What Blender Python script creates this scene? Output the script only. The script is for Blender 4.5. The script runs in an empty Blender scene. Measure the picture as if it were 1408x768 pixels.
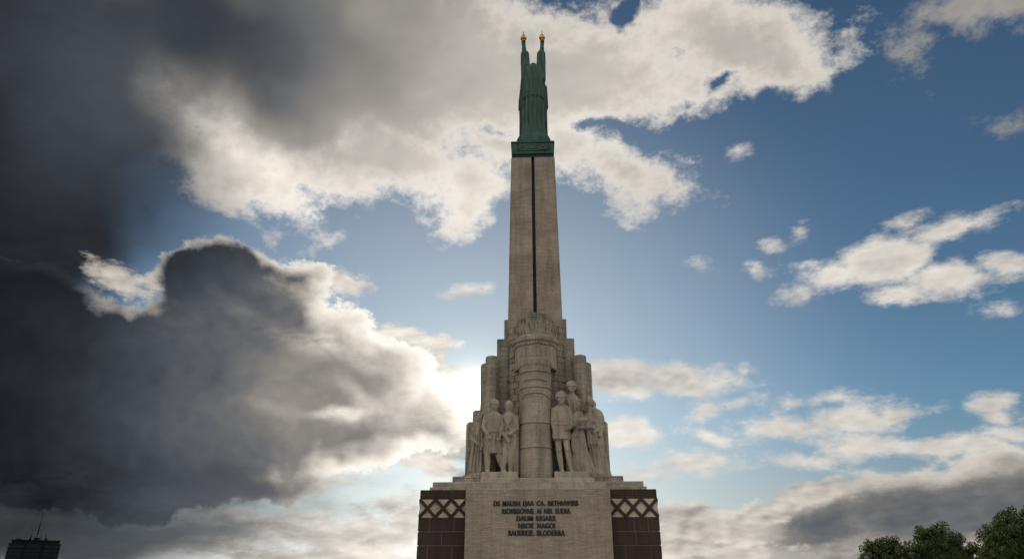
import bpy, bmesh, math, random
from mathutils import Vector, Matrix, noise as mnoise
random.seed(7)
R = math.radians
scene = bpy.context.scene
COL = scene.collection

# ------------------------------------------------------------------ camera
PITCH, YAW, EYE = R(23.7), R(2.07), 1.6
FPX, CX, CY = 939.0, 704.0, 384.0
cam_data = bpy.data.cameras.new('camera')
cam_data.sensor_width = 36.0
cam_data.lens = FPX / 1408.0 * 36.0
cam_data.clip_start = 0.1
cam_data.clip_end = 9000.0
cam = bpy.data.objects.new('camera', cam_data)
COL.objects.link(cam)
cam.location = (0, 0, EYE)
cam.rotation_euler = (R(90) + PITCH, 0, YAW)
scene.camera = cam

def sight(x, y):
    """unit direction seen at a point of the photograph (1408 x 768)"""
    v = Vector(((x - CX) / FPX, (CY - y) / FPX, -1.0)).normalized()
    return (Matrix.Rotation(YAW, 3, 'Z') @ Matrix.Rotation(R(90) + PITCH, 3, 'X')) @ v

# ------------------------------------------------------------------ render settings
scene.view_settings.view_transform = 'Standard'
scene.view_settings.look = 'None'
scene.view_settings.gamma = 1.0
scene.view_settings.use_curve_mapping = False
scene.view_settings.exposure = 0.0
scene.render.engine = 'CYCLES'
scene.cycles.use_adaptive_sampling = True
scene.cycles.adaptive_threshold = 0.03
scene.cycles.adaptive_min_samples = 10
scene.cycles.use_denoising = True
scene.cycles.max_bounces = 6
scene.cycles.diffuse_bounces = 3

# ------------------------------------------------------------------ sun
SUN = sight(653, 546)
SUN_EL = math.asin(SUN.z)
SUN_AZ = math.atan2(SUN.x, SUN.y)          # clockwise from +Y
sun_data = bpy.data.lights.new('sun', 'SUN')
sun_data.energy = 3.0
sun_data.angle = R(0.53)
sun_data.color = (1.0, 0.84, 0.64)
sun = bpy.data.objects.new('sun', sun_data)
COL.objects.link(sun)
sun.location = (0, 0, 60)
sun.rotation_euler = SUN.to_track_quat('Z', 'Y').to_euler()

# ------------------------------------------------------------------ sky with clouds
world = bpy.data.worlds.new('World')
scene.world = world
world.use_nodes = True
NT = world.node_tree
NT.nodes.clear()
LK = NT.links

class N:
    """tiny wrapper that lets node sockets be combined with arithmetic"""
    def __init__(s, sock): s.s = sock
    def __add__(a, b): return mth('ADD', a, b)
    def __radd__(a, b): return mth('ADD', b, a)
    def __sub__(a, b): return mth('SUBTRACT', a, b)
    def __rsub__(a, b): return mth('SUBTRACT', b, a)
    def __mul__(a, b): return mth('MULTIPLY', a, b)
    def __rmul__(a, b): return mth('MULTIPLY', b, a)
    def __truediv__(a, b): return mth('DIVIDE', a, b)

def put(inp, v):
    if isinstance(v, N): LK.new(v.s, inp)
    else: inp.default_value = v

def mth(op, *a, clamp=False):
    n = NT.nodes.new('ShaderNodeMath'); n.operation = op; n.use_clamp = clamp
    for i, v in enumerate(a): put(n.inputs[i], v)
    return N(n.outputs[0])

def vmth(op, *a, out=0):
    n = NT.nodes.new('ShaderNodeVectorMath'); n.operation = op
    for i, v in enumerate(a):
        if op == 'SCALE' and i == 1: put(n.inputs['Scale'], v)
        else: put(n.inputs[i], v)
    return N(n.outputs[out])

def comb(x, y, z):
    n = NT.nodes.new('ShaderNodeCombineXYZ')
    for i, v in enumerate((x, y, z)): put(n.inputs[i], v)
    return N(n.outputs[0])

def smooth(x, a, b, lo=0.0, hi=1.0):
    n = NT.nodes.new('ShaderNodeMapRange'); n.interpolation_type = 'SMOOTHSTEP'
    n.clamp = False
    put(n.inputs[0], x); put(n.inputs[1], a); put(n.inputs[2], b); put(n.inputs[3], lo); put(n.inputs[4], hi)
    return N(n.outputs[0])

def mixc(f, a, b):
    n = NT.nodes.new('ShaderNodeMix'); n.data_type = 'VECTOR'; n.clamp_factor = True
    put(n.inputs[0], f); put(n.inputs[4], a); put(n.inputs[5], b)
    return N(n.outputs[1])

def fbm(vec, scale, detail=7.0, rough=0.55, off=(0, 0, 0), stretch=(1, 1, 1)):
    m = NT.nodes.new('ShaderNodeMapping'); put(m.inputs[0], vec)
    m.inputs[1].default_value = off; m.inputs[3].default_value = stretch
    n = NT.nodes.new('ShaderNodeTexNoise'); LK.new(m.outputs[0], n.inputs['Vector'])
    n.inputs['Scale'].default_value = scale; n.inputs['Detail'].default_value = detail
    n.inputs['Roughness'].default_value = rough
    return N(n.outputs[0])

def puffs(vec, scale, off=(0, 0, 0), stretch=(1, 1, 1), detail=3.0):
    m = NT.nodes.new('ShaderNodeMapping'); put(m.inputs[0], vec)
    m.inputs[1].default_value = off; m.inputs[3].default_value = stretch
    n = NT.nodes.new('ShaderNodeTexVoronoi'); n.feature = 'F1'
    LK.new(m.outputs[0], n.inputs['Vector'])
    n.inputs['Scale'].default_value = scale
    n.inputs['Detail'].default_value = detail; n.inputs['Roughness'].default_value = 0.5
    n.inputs['Lacunarity'].default_value = 2.1
    n.normalize = True
    return 1.0 - N(n.outputs['Distance'])

tc = NT.nodes.new('ShaderNodeTexCoord')
DIR = N(tc.outputs['Generated'])

# domain warp so that the outlines of the clouds are never ellipses
wa = fbm(DIR, 7.0, 3, 0.5, (1, 2, 3)); wb = fbm(DIR, 7.0, 3, 0.5, (8, 6, 4)); wc = fbm(DIR, 7.0, 3, 0.5, (3, 9, 5))

def frame(x, y, rx, ry, rot):
    c = sight(x, y); a = R(rot)
    t1 = sight(x + math.cos(a), y + math.sin(a)) - c
    t2 = sight(x - math.sin(a), y + math.cos(a)) - c
    l1, l2 = t1.length * rx, t2.length * ry
    e1 = (t1 - c * t1.dot(c)).normalized(); e3 = c; e2 = e3.cross(e1)
    m = Matrix((e1, e2, e3)).transposed()
    return c, m.to_euler('XYZ'), (l1, l2, 3.0)

def radial(vec, x, y, rx, ry, rot=0):
    c, e, s = frame(x, y, rx, ry, rot)
    m = e.to_matrix()
    e1 = m.col[0] / s[0]; e2 = m.col[1] / s[1]
    u = vmth('DOT_PRODUCT', vec, tuple(e1), out=1) - e1.dot(c)
    v = vmth('DOT_PRODUCT', vec, tuple(e2), out=1) - e2.dot(c)
    return mth('SQRT', mth('MULTIPLY_ADD', u, u, v * v))

def grouped(name, build, vec):
    """builds the nodes in a group of their own and returns its output"""
    global NT, LK
    g = bpy.data.node_groups.new(name, 'ShaderNodeTree')
    g.interface.new_socket('Vector', in_out='INPUT', socket_type='NodeSocketVector')
    g.interface.new_socket('Value', in_out='OUTPUT', socket_type='NodeSocketFloat')
    keep = NT, LK
    NT, LK = g, g.links
    gi = NT.nodes.new('NodeGroupInput')
    res = build(N(gi.outputs[0]))
    go = NT.nodes.new('NodeGroupOutput')
    LK.new(res.s, go.inputs[0])
    NT, LK = keep
    n = NT.nodes.new('ShaderNodeGroup'); n.node_tree = g
    put(n.inputs[0], vec)
    return N(n.outputs[0])

def cover(blobs, vec=None, k=0.35):
    """union of soft ellipses as a distance field, in hundreds of photo pixels, positive inside"""
    def build(v):
        f = None
        for b in blobs:
            x, y, rx, ry = b[:4]; rot = b[4] if len(b) > 4 else 0
            m = min(rx, ry) / 100.0
            g = mth('MULTIPLY_ADD', radial(v, x, y, rx, ry, rot), -m, m)
            f = g if f is None else mth('SMOOTH_MAX', f, g, k)
        return f
    return grouped('cloud_cover', build, vec or WDIR)

def glow_sum(blobs, vec=None):
    def build(v):
        f = None
        for b in blobs:
            x, y, rx, ry, rot, amp = (list(b[:4]) + [0] + [b[4]]) if len(b) == 5 else b
            r = radial(v, x, y, rx, ry, rot)
            g = mth('MULTIPLY', smooth(r, 0.0, 1.7, amp, 0.0), 1.0)
            f = g if f is None else f + g
        return f
    return grouped('cloud_light', build, vec or WDIR)

# --- clear sky
sky = NT.nodes.new('ShaderNodeTexSky'); sky.sky_type = 'NISHITA'
sky.sun_disc = False
sky.sun_elevation = SUN_EL; sky.sun_rotation = SUN_AZ
sky.altitude = 10; sky.air_density = 0.85; sky.dust_density = 0.25; sky.ozone_density = 4.0
SKYSTR = 0.07
REARFILL = 2.0
skyc = N(sky.outputs[0])
# --- shared cloud noise
tall = (1, 1, 1.25); flat = (1, 1, 2.6)
N1 = fbm(DIR, 9.0, 6.5, 0.70, (3, 1, 7), tall) - 0.5
N2 = fbm(DIR, 8.0, 6.5, 0.70, (11, 5, 2), flat) - 0.5
NB = fbm(DIR, 3.2, 2.5, 0.50, (5, 9, 4), flat) - 0.5       # broad, slow variation
P1 = puffs(DIR, 16.0, (1, 2, 3), (1, 1, 1.5)) - 0.62
P2 = puffs(DIR, 26.0, (4, 2, 9), (1, 1, 1.9)) - 0.62
# the same noises looked up a little towards the sun give each lump a lit and a shaded side
TOSUN = vmth('SCALE', vmth('NORMALIZE', vmth('SUBTRACT', tuple(SUN), DIR)), 0.012)
DS = vmth('ADD', DIR, TOSUN)
N3 = fbm(DIR, 2.2, 7, 0.6, (7, 7, 7), flat)
REL = fbm(DS, 9.0, 3.5, 0.55, (3, 1, 7), tall) - fbm(DIR, 9.0, 3.5, 0.55, (3, 1, 7), tall)
REL2 = fbm(DS, 10.0, 3.5, 0.55, (11, 5, 2), flat) - fbm(DIR, 10.0, 3.5, 0.55, (11, 5, 2), flat)
EDGE = fbm(DIR, 38.0, 4.0, 0.66, (2, 7, 5), (1, 1, 1.4)) - 0.5

WARP = vmth('SCALE', comb(wa - 0.5, wb - 0.5, wc - 0.5), 0.13)
SKYV = vmth('MULTIPLY', skyc, (1.02, 1.06, 0.92))
# every further node hangs on ORDER, which keeps the shader compiler's working set small
ORDER = vmth('SCALE', vmth('ADD', comb(N1 + N2, NB + P1 + N3, P2 + REL + REL2), vmth('ADD', comb(EDGE, EDGE, EDGE), vmth('ADD', WARP, SKYV))), 1e-8)
D0 = DIR
DIR = vmth('ADD', D0, ORDER)
WDIR = vmth('ADD', DIR, WARP)
WLOW = vmth('ADD', DIR, vmth('SCALE', WARP, 0.5))
cosang = vmth('DOT_PRODUCT', DIR, tuple(SUN), out=1)
nearsun = smooth(cosang, math.cos(R(26)), math.cos(R(1.5)))       # 0..1 towards the sun
nearsun2 = smooth(cosang, math.cos(R(10)), math.cos(R(0.8)))
BRIGHT = (1.0, 0.93, 0.835); DARK = (0.80, 0.95, 1.16)

def cloudcol(lum):
    tint = mixc(smooth(lum, 0.02, 0.27), DARK, BRIGHT)
    return vmth('SCALE', tint, lum)

def over(base, alpha, lum):
    return mixc(alpha, base, cloudcol(lum))

# sky in picture units
S = vmth('SCALE', SKYV, SKYSTR)
grey = vmth('DOT_PRODUCT', S, (0.3, 0.5, 0.2), out=1)
DZ = vmth('DOT_PRODUCT', DIR, (0, 0, 1), out=1)
S = mixc(smooth(DZ, 0.22, 0.02, 0.0, 0.85), S, vmth('SCALE', (0.74, 0.77, 0.80), grey))   # the air pales towards the horizon
# thin veil that whitens the air round the sun
veil = mth('POWER', smooth(cosang, math.cos(R(38)), 1.0), 2.0)
S = vmth('ADD', S, vmth('SCALE', (1.0, 0.95, 0.84), veil * 0.17))

# ---- unseen clouds added behind the camera, brightened to light the monument's front
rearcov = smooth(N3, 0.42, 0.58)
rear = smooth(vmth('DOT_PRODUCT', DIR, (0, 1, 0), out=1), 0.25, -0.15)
S = over(S, rear * rearcov * 0.92, REARFILL + NB * 0.3)

# ---- A: high white deck over the top of the picture
A = cover([(440, 60, 390, 175, 6), (310, 215, 170, 70, 26), (650, 250, 66, 70, 60), (540, 215, 150, 72, 10),
           (760, 90, 230, 95, 0), (855, 228, 118, 56, 10), (930, 238, 64, 40, 0), (780, 205, 60, 70, 0), (640, 290, 44, 50, 70), (730, 190, 110, 60), (1010, 60, 150, 78, 8),
           (950, 120, 90, 42, -8), (1090, 70, 80, 60, 20), (350, 312, 60, 13, 32), (452, 330, 34, 20, -50), (330, 285, 60, 22, 28)], k=0.25)
HOLE = cover([(862, 30, 22, 20, 20), (860, 166, 60, 13, 10), (985, 110, 46, 10, -25), (700, 175, 22, 8, 10), (1180, -10, 60, 16, 0)], k=0.1)
FA = A + N1 * 1.1 + P1 * 0.25 + EDGE * 0.5 - mth('MAXIMUM', HOLE + N1 * 1.0 + 0.04, 0.0) * 2.4
aA = smooth(FA, -0.02, 0.34)
litA = glow_sum([(560, 280, 330, 80, 8, 0.28), (340, 195, 190, 55, 38, 0.30), (900, 90, 300, 140, 0, 0.20), (640, 210, 150, 130, 0, 0.12),
                 (850, 225, 160, 70, 0, 0.14), (220, 60, 260, 160, 0, -0.13), (440, 60, 210, 105, 0, -0.13), (60, 100, 200, 300, 0, -0.12), (640, 20, 90, 70, 0, 0.03), (325, 12, 40, 20, 20, 0.06), (520, 20, 40, 30, 60, 0.05)])
lumA = mth('MAXIMUM', 0.35 + litA + smooth(FA, 0.7, 0.0) * 0.34 + (REL * 0.38 + NB * 0.30 + N1 * 0.15) * smooth(litA, -0.12, 0.10, 0.15, 1.0), 0.03)
S = over(S, aA * 0.97, lumA)

# ---- B: upper right cloud and small scattered ones
B = cover([(1310, 35, 95, 38, -8), (1395, 5, 90, 40, 0), (1250, 85, 36, 26, 60), (1388, 152, 36, 12, -22), (1245, 100, 26, 12, -50)], k=0.2)
FB = B + N1 * 1.0 + EDGE * 0.6
S = over(S, smooth(FB, -0.05, 0.34) * 0.85, mth('MAXIMUM', 0.36 + REL * 0.7 + NB * 0.2, 0.05))

C = cover([(1100, 392, 34, 14, -20), (1150, 375, 50, 22, -14), (1210, 350, 62, 34, -14), (1300, 312, 60, 17, -6), (1235, 298, 18, 6, -20),
           (1240, 402, 34, 16, 0), (1300, 392, 62, 26, 0), (1380, 372, 40, 16, -14), (1382, 430, 28, 8, -6), (1106, 318, 12, 8, -30),
           (1037, 366, 12, 6, 0), (1024, 214, 8, 6, 0), (648, 396, 18, 5, 0), (960, 366, 8, 4), (1066, 334, 10, 6, 0),
           (840, 520, 60, 34, 6), (920, 520, 66, 24, 10), (975, 528, 60, 14, 8), (1028, 520, 14, 7, 0),
           (860, 602, 50, 17, 14), (970, 567, 22, 8, -20), (1006, 556, 28, 5, -6), (945, 641, 74, 15, -3), (880, 655, 50, 7, 0), (990, 634, 36, 10, 0),
           (1083, 562, 14, 8, -20), (1150, 550, 30, 7, -8), (1170, 575, 80, 19, -6), (1085, 588, 64, 15, 4), (1220, 562, 30, 14, 0), (985, 604, 30, 8, 10),
           (1100, 632, 46, 10, 4), (1190, 612, 70, 17, -6), (1290, 612, 110, 17, 3), (1390, 598, 40, 10, 0), (1120, 606, 20, 8, 0),
           (1365, 552, 34, 18, -14), (1380, 570, 26, 13, 0), (1300, 650, 120, 13, -4), (1235, 655, 60, 9, 0)], vec=WLOW, k=0.06)
FC = C * 1.25 + 0.06 + N2 * 0.62 + EDGE * 0.30 + P2 * 0.10
aC = smooth(FC, -0.03, 0.22)
litC = glow_sum([(850, 520, 70, 26, 0, -0.16), (1300, 650, 150, 18, 0, -0.05), (880, 600, 120, 40, 0, 0.2), (1240, 340, 200, 60, 0, 0.04), (830, 560, 60, 20, 0, 0.2)])
lumC = mth('MAXIMUM', 0.73 + litC + REL2 * 1.0 + NB * 0.2 - smooth(FC, 0.12, 0.50) * 0.12, 0.10)
S = over(S, aC * 0.93, lumC)

# ---- D: dark stratus filling the upper left, soft edge
RD = cover([(-620, 150, 520, 420, 0), (-1300, 200, 600, 400, 0), (-60, 150, 330, 360, 0), (70, 250, 170, 110, 20), (120, 60, 130, 150, 30), (150, 310, 110, 40, 20), (200, 200, 110, 80, 60), (200, 300, 60, 50, 30), (180, 335, 60, 24, 20), (230, 40, 160, 110, 0)], k=0.6)
FD = RD + NB * 0.9 + N1 * 0.30
aD = smooth(FD, -0.60, 0.90)
lumD = mth('MAXIMUM', 0.030 + N2 * 0.03 + NB * 0.05 + glow_sum([(170, 110, 160, 160, 0, 0.045), (-40, 300, 120, 300, 0, -0.012)]), 0.010)
S = over(S, aD, lumD)

# ---- E: low banks on the right and behind the pedestal
E = cover([(1010, 740, 110, 42, 0), (1130, 720, 130, 55, -8), (1270, 705, 190, 66, -8), (1420, 700, 150, 82, 0), (950, 760, 90, 34, 0), (1180, 780, 240, 40, 0)], vec=WLOW, k=0.3)
FE = E + N2 * 0.5 + EDGE * 0.22 + P2 * 0.12
coreE = smooth(FE + REL2 * 0.6, 0.06, 0.44)
lumE = mth('MAXIMUM', (0.62 + REL2 * 1.0 + NB * 0.3) * (1.0 - coreE) + coreE * (0.150 + NB * 0.12 + N2 * 0.10 + REL2 * 0.3 + glow_sum([(1000, 735, 70, 24, 0, 0.18)])), 0.04)
S = over(S, smooth(FE, -0.02, 0.12) * 0.97, lumE)
G = cover([(930, 702, 26, 8, 0), (965, 722, 60, 20, -6), (1010, 726, 42, 17, 6), (930, 745, 50, 26, 0), (1040, 698, 60, 16, -10), (1100, 680, 60, 12, -8),
           (980, 752, 70, 12, 0), (1035, 752, 16, 8, 0)], vec=WLOW, k=0.06)
FG = G + 0.03 + N2 * 0.5 + EDGE * 0.24 + P2 * 0.16
lumG = mth('MAXIMUM', 0.58 + REL2 * 1.6 + P2 * 0.25 - smooth(FG, 0.12, 0.34) * 0.22, 0.10)
S = over(S, smooth(FG, -0.02, 0.10) * 0.95, lumG)

# ---- F: low cumulus left of the pedestal
F_ = cover([(350, 715, 90, 22, 0), (430, 722, 70, 26, 0), (500, 735, 80, 30, 0), (560, 725, 40, 30, 0), (300, 745, 130, 22, 0), (460, 765, 180, 26, 0),
            (500, 612, 70, 22, -16), (440, 650, 60, 22, -20), (550, 625, 60, 28, 0), (600, 640, 34, 26, 0), (480, 655, 22, 10, 0), (492, 704, 22, 8, 0), (528, 686, 40, 10, 0),
            (475, 395, 50, 14, 10), (150, 378, 40, 18, 20), (215, 385, 22, 14), (398, 356, 14, 6, 30), (200, 755, 60, 16, 0), (560, 590, 60, 30, 0),
            (560, 480, 60, 34, 10), (600, 475, 34, 16, 0), (590, 530, 50, 30, 0), (600, 580, 44, 22), (620, 545, 30, 26), (615, 600, 30, 20)], vec=WLOW, k=0.08)
FF = F_ + N2 * 0.6 + EDGE * 0.26 + P2 * 0.18
lumF = mth('MAXIMUM', 0.50 + nearsun * 0.30 + REL2 * 1.5 + P2 * 0.2 - smooth(FF, 0.14, 0.40) * 0.20, 0.08)
S = over(S, smooth(FF, -0.02, 0.13) * 0.96, lumF)

# ---- H: the great dark cumulus with a bright rim
H = cover([(-420, 540, 480, 190, 0), (-1000, 600, 500, 170, 0), (60, 520, 330, 130, 4), (310, 410, 90, 62, 12), (260, 395, 60, 46), (355, 372, 60, 26, 10), (415, 395, 60, 30, 16), (400, 440, 90, 50, 20), (360, 660, 90, 34, -4), (490, 470, 60, 48, 20), (250, 560, 270, 120, 0), (320, 470, 160, 90, 10),
           (520, 520, 90, 78, 10), (570, 575, 66, 26, -6), (470, 590, 120, 58, 0), (400, 520, 150, 100, 0), (360, 620, 120, 50, -12), (120, 640, 260, 60, 0), (60, 410, 120, 40, 10),
           (595, 588, 34, 16, -6)], k=0.35)
FH = H + N1 * 0.7 + P1 * 0.30 + EDGE * 0.30
aH = smooth(FH, -0.02, 0.10)
falloff = smooth(radial(DIR, 620, 540, 640, 400, 0), 0.1, 1.0)
near = 1.0 - falloff
near3 = mth('POWER', near, 2.5)
thick = FH - N1 * 0.3 - EDGE * 0.2 + REL * 0.9
coreH = smooth((thick - 0.01) / (0.20 + near3 * 0.42), 0.0, 1.0)
gaps = glow_sum([(450, 462, 34, 11, 8, 0.30), (464, 565, 30, 8, 4, 0.42), (478, 530, 26, 12, 40, 0.14), (470, 612, 34, 9, -10, 0.20), (560, 440, 50, 26, 10, 0.22),
                 (560, 545, 26, 18, 0, 0.14), (380, 400, 60, 14, 20, 0.02), (390, 540, 60, 50, 0, 0.03), (240, 440, 60, 40, 0, 0.02), (500, 480, 60, 30, 20, 0.05),
                 (540, 610, 60, 12, -4, 0.20), (420, 470, 60, 14, 10, 0.16), (380, 560, 50, 10, 6, 0.05), (330, 430, 40, 12, 30, 0.04), (520, 500, 50, 16, 30, 0.16), (590, 560, 30, 12, 0, 0.2)], vec=vmth('ADD', DIR, vmth('SCALE', WARP, 0.6)))
# light leaks through near the sun, dies away to the left
darkH = mth('MAXIMUM', 0.30 * mth('POWER', near, 1.9) + 0.013 + NB * 0.02 + (NB * 1.0 + REL * 2.2 + N2 * 0.4) * (0.008 + 0.24 * near * near) + gaps * mth('MAXIMUM', 1.0 + N2 * 5.0 + N1 * 3.0, 0.0), 0.008)
rimfade = glow_sum([(170, 680, 260, 60, 0, 1.1), (10, 372, 130, 36, 0, 1.0), (60, 400, 60, 40, 0, 0.6)])
rimH = mth('MAXIMUM', 0.72 + nearsun * 0.55 + REL * 1.4 - 0.25 * falloff, 0.05) * smooth(radial(DIR, 620, 540, 640, 400, 0), 0.98, 0.76, 0.12, 1.0) * mth('MAXIMUM', 1.0 - rimfade, 0.08)
lumH = rimH * (1.0 - coreH) + darkH * coreH
S = over(S, aH, lumH)

# ---- I: dark streaky underside along the lower left
I_ = cover([(-520, 730, 560, 90, 0), (-1200, 740, 560, 90, 0), (120, 660, 300, 34, 2), (80, 720, 330, 40, 2), (60, 690, 340, 26, 3), (40, 740, 300, 30, 2), (330, 668, 80, 9, -4), (300, 690, 90, 7, 0), (-100, 720, 240, 80, 0), (590, 592, 50, 7, -4), (610, 568, 24, 5, -10), (640, 610, 8, 3), (640, 640, 10, 8)], k=0.1)
FI = I_ + N2 * 0.35 + NB * 0.3
lumI = mth('MAXIMUM', 0.032 + NB * 0.08 + N2 * 0.09 + 0.10 * smooth(radial(DIR, 450, 720, 420, 160, 0), 1.0, 0.0), 0.012)
S = over(S, smooth(FI, -0.22, 0.20) * 0.95, lumI)

# ---- glare of the sun through the thin edge of the cloud
def halo(theta, n, amp):
    """bell-shaped glow about the sun, gone at theta degrees"""
    s = (cosang - math.cos(R(theta))) * (1.0 / (1.0 - math.cos(R(theta))))
    return mth('POWER', mth('MAXIMUM', s, 0.0), float(n)) * amp
glare = halo(9.0, 7, 0.32) + halo(4.5, 6, 1.2) + halo(1.4, 4, 9.0)
S = vmth('ADD', S, vmth('SCALE', (1.0, 0.90, 0.72), glare))

bg = NT.nodes.new('ShaderNodeBackground')
LK.new(vmth('SCALE', S, 1.0 / SKYSTR).s, bg.inputs[0])
bg.inputs[1].default_value = SKYSTR
wo = NT.nodes.new('ShaderNodeOutputWorld'); LK.new(bg.outputs[0], wo.inputs[0])

# ------------------------------------------------------------------ mesh helpers
def bmnew(): return bmesh.new()

def add_box(bm, x0, x1, y0, y1, z0, z1, bevel=0.0, rot=None, piv=None):
    vs = [bm.verts.new((x, y, z)) for x in (x0, x1) for y in (y0, y1) for z in (z0, z1)]
    fs = [(0, 1, 3, 2), (4, 6, 7, 5), (0, 4, 5, 1), (2, 3, 7, 6), (0, 2, 6, 4), (1, 5, 7, 3)]
    faces = [bm.faces.new([vs[i] for i in f]) for f in fs]
    if rot is not None:
        bmesh.ops.rotate(bm, verts=vs, cent=piv or ((x0+x1)/2, (y0+y1)/2, (z0+z1)/2), matrix=rot)
    if bevel:
        es = list({e for f in faces for e in f.edges})
        bmesh.ops.bevel(bm, geom=es, offset=bevel, segments=1, profile=0.5, affect='EDGES')

def add_lathe(bm, prof, cx, cy, sx=1.0, sy=1.0, seg=72, wob=None):
    """closed solid of revolution; prof = [(radius, z), ...] from the bottom up"""
    rings = []
    for r, z in prof:
        ring = []
        for i in range(seg):
            a = 2 * math.pi * i / seg
            rr = r * (wob(a, z) if wob else 1.0)
            ring.append(bm.verts.new((cx + rr * sx * math.cos(a), cy + rr * sy * math.sin(a), z)))
        rings.append(ring)
    for p, q in zip(rings, rings[1:]):
        for i in range(seg):
            j = (i + 1) % seg
            bm.faces.new((p[i], p[j], q[j], q[i]))
    bm.faces.new(list(reversed(rings[0]))); bm.faces.new(rings[-1])

def add_capsule(bm, p0, p1, r0, r1, seg=14, flat=1.0):
    p0, p1 = Vector(p0), Vector(p1)
    d = p1 - p0; L = d.length or 1e-4
    q = d.to_track_quat('Z', 'Y').to_matrix()
    prof = []
    for k in range(1, 5): a = -math.pi/2 + k * math.pi/8; prof.append((r0*math.cos(a), r0*math.sin(a)))
    for k in range(0, 4): a = k * math.pi/8; prof.append((r1*math.cos(a), L + r1*math.sin(a)))
    rings = []
    for r, z in prof:
        rings.append([bm.verts.new(p0 + q @ Vector((r*math.cos(2*math.pi*i/seg), r*math.sin(2*math.pi*i/seg), z))) for i in range(seg)])
    for a, b in zip(rings, rings[1:]):
        for i in range(seg):
            j = (i+1) % seg
            bm.faces.new((a[i], a[j], b[j], b[i]))
    bm.faces.new(list(reversed(rings[0]))); bm.faces.new(rings[-1])

def add_ball(bm, c, r, rot=None, seg=16):
    """ellipsoid; r is a number or (rx, ry, rz)"""
    if not hasattr(r, '__len__'): r = (r, r, r)
    m = Matrix.Translation(Vector(c)) @ (rot.to_4x4() if rot is not None else Matrix.Identity(4)) @ Matrix.Diagonal((r[0], r[1], r[2], 1))
    bmesh.ops.create_uvsphere(bm, u_segments=seg, v_segments=max(8, seg*2//3), radius=1.0, matrix=m)

def add_loft(bm, rings, seg=72):
    """rings: (cx, cy, z, rx, ry, folds, depth, phase) - a closed fluted tube, for cloth"""
    out = []
    for cx, cy, z, rx, ry, n, dep, ph in rings:
        ring = []
        for i in range(seg):
            a = 2*math.pi*i/seg
            k = 1.0 + dep * (0.65*math.cos(n*a + ph) + 0.35*math.cos(round(n*1.7)*a + 2.1*ph))
            ring.append(bm.verts.new((cx + rx*k*math.cos(a), cy + ry*k*math.sin(a), z)))
        out.append(ring)
    for p, q in zip(out, out[1:]):
        for i in range(seg):
            j = (i+1) % seg
            bm.faces.new((p[i], p[j], q[j], q[i]))
    bm.faces.new(list(reversed(out[0]))); bm.faces.new(out[-1])

def attach(o, parent):
    o.parent = parent
    if parent.type == 'EMPTY': o.matrix_parent_inverse = Matrix.Translation(-parent.location)

def obj(name, bm, mat, parent=None, smooth=None):
    bmesh.ops.recalc_face_normals(bm, faces=bm.faces[:])
    me = bpy.data.meshes.new(name); bm.to_mesh(me); bm.free()
    me.materials.append(mat)
    if smooth is not None:
        me.polygons.foreach_set('use_smooth', [True]*len(me.polygons))
        if smooth < 179: me.set_sharp_from_angle(angle=R(smooth))
    o = bpy.data.objects.new(name, me); COL.objects.link(o)
    if parent is not None: attach(o, parent)
    return o

def fuse(name, bm, mat, voxel, parent=None, iters=2):
    """melts overlapping shapes into one carved, continuous surface"""
    o = obj('tmp', bm, mat)
    m = o.modifiers.new('r', 'REMESH'); m.mode = 'VOXEL'; m.voxel_size = voxel; m.use_smooth_shade = True
    s = o.modifiers.new('s', 'SMOOTH'); s.factor = 0.5; s.iterations = iters
    dg = bpy.context.evaluated_depsgraph_get()
    me = bpy.data.meshes.new_from_object(o.evaluated_get(dg))
    old = o.data; bpy.data.objects.remove(o); bpy.data.meshes.remove(old)
    me.name = name
    if not me.materials: me.materials.append(mat)
    me.polygons.foreach_set('use_smooth', [True]*len(me.polygons))
    n = bpy.data.objects.new(name, me); COL.objects.link(n)
    if parent is not None: attach(n, parent)
    return n

def tag(o, label=None, cat=None, group=None, kind=None):
    for k, v in (('label', label), ('category', cat), ('group', group), ('kind', kind)):
        if v: o[k] = v
    return o

def thing(name, loc, label, cat, group=None):
    o = bpy.data.objects.new(name, None); COL.objects.link(o); o.location = loc
    o.empty_display_size = 0.3
    return tag(o, label, cat, group)

# ------------------------------------------------------------------ materials
def mat_base(name, rough=0.85, metal=0.0):
    m = bpy.data.materials.new(name); m.use_nodes = True
    nt = m.node_tree; b = nt.nodes['Principled BSDF']
    b.inputs['Roughness'].default_value = rough; b.inputs['Metallic'].default_value = metal
    return m, nt, b

def n_noise(nt, vec, scale, detail=5, rough=0.6):
    n = nt.nodes.new('ShaderNodeTexNoise'); n.inputs['Scale'].default_value = scale
    n.inputs['Detail'].default_value = detail; n.inputs['Roughness'].default_value = rough
    nt.links.new(vec, n.inputs['Vector']); return n.outputs[0]

def n_map(nt, vec, scale=(1, 1, 1), loc=(0, 0, 0), rot=(0, 0, 0)):
    n = nt.nodes.new('ShaderNodeMapping'); n.inputs[3].default_value = scale; n.inputs[1].default_value = loc; n.inputs[2].default_value = rot
    nt.links.new(vec, n.inputs[0]); return n.outputs[0]

def n_ramp(nt, fac, stops):
    n = nt.nodes.new('ShaderNodeValToRGB'); cr = n.color_ramp
    while len(cr.elements) < len(stops): cr.elements.new(0.5)
    for e, (p, c) in zip(cr.elements, stops):
        e.position = p; e.color = (c if hasattr(c, '__len__') else (c, c, c)) + (1,) if hasattr(c, '__len__') else (c, c, c, 1)
    nt.links.new(fac, n.inputs[0]); return n.outputs[0]

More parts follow.
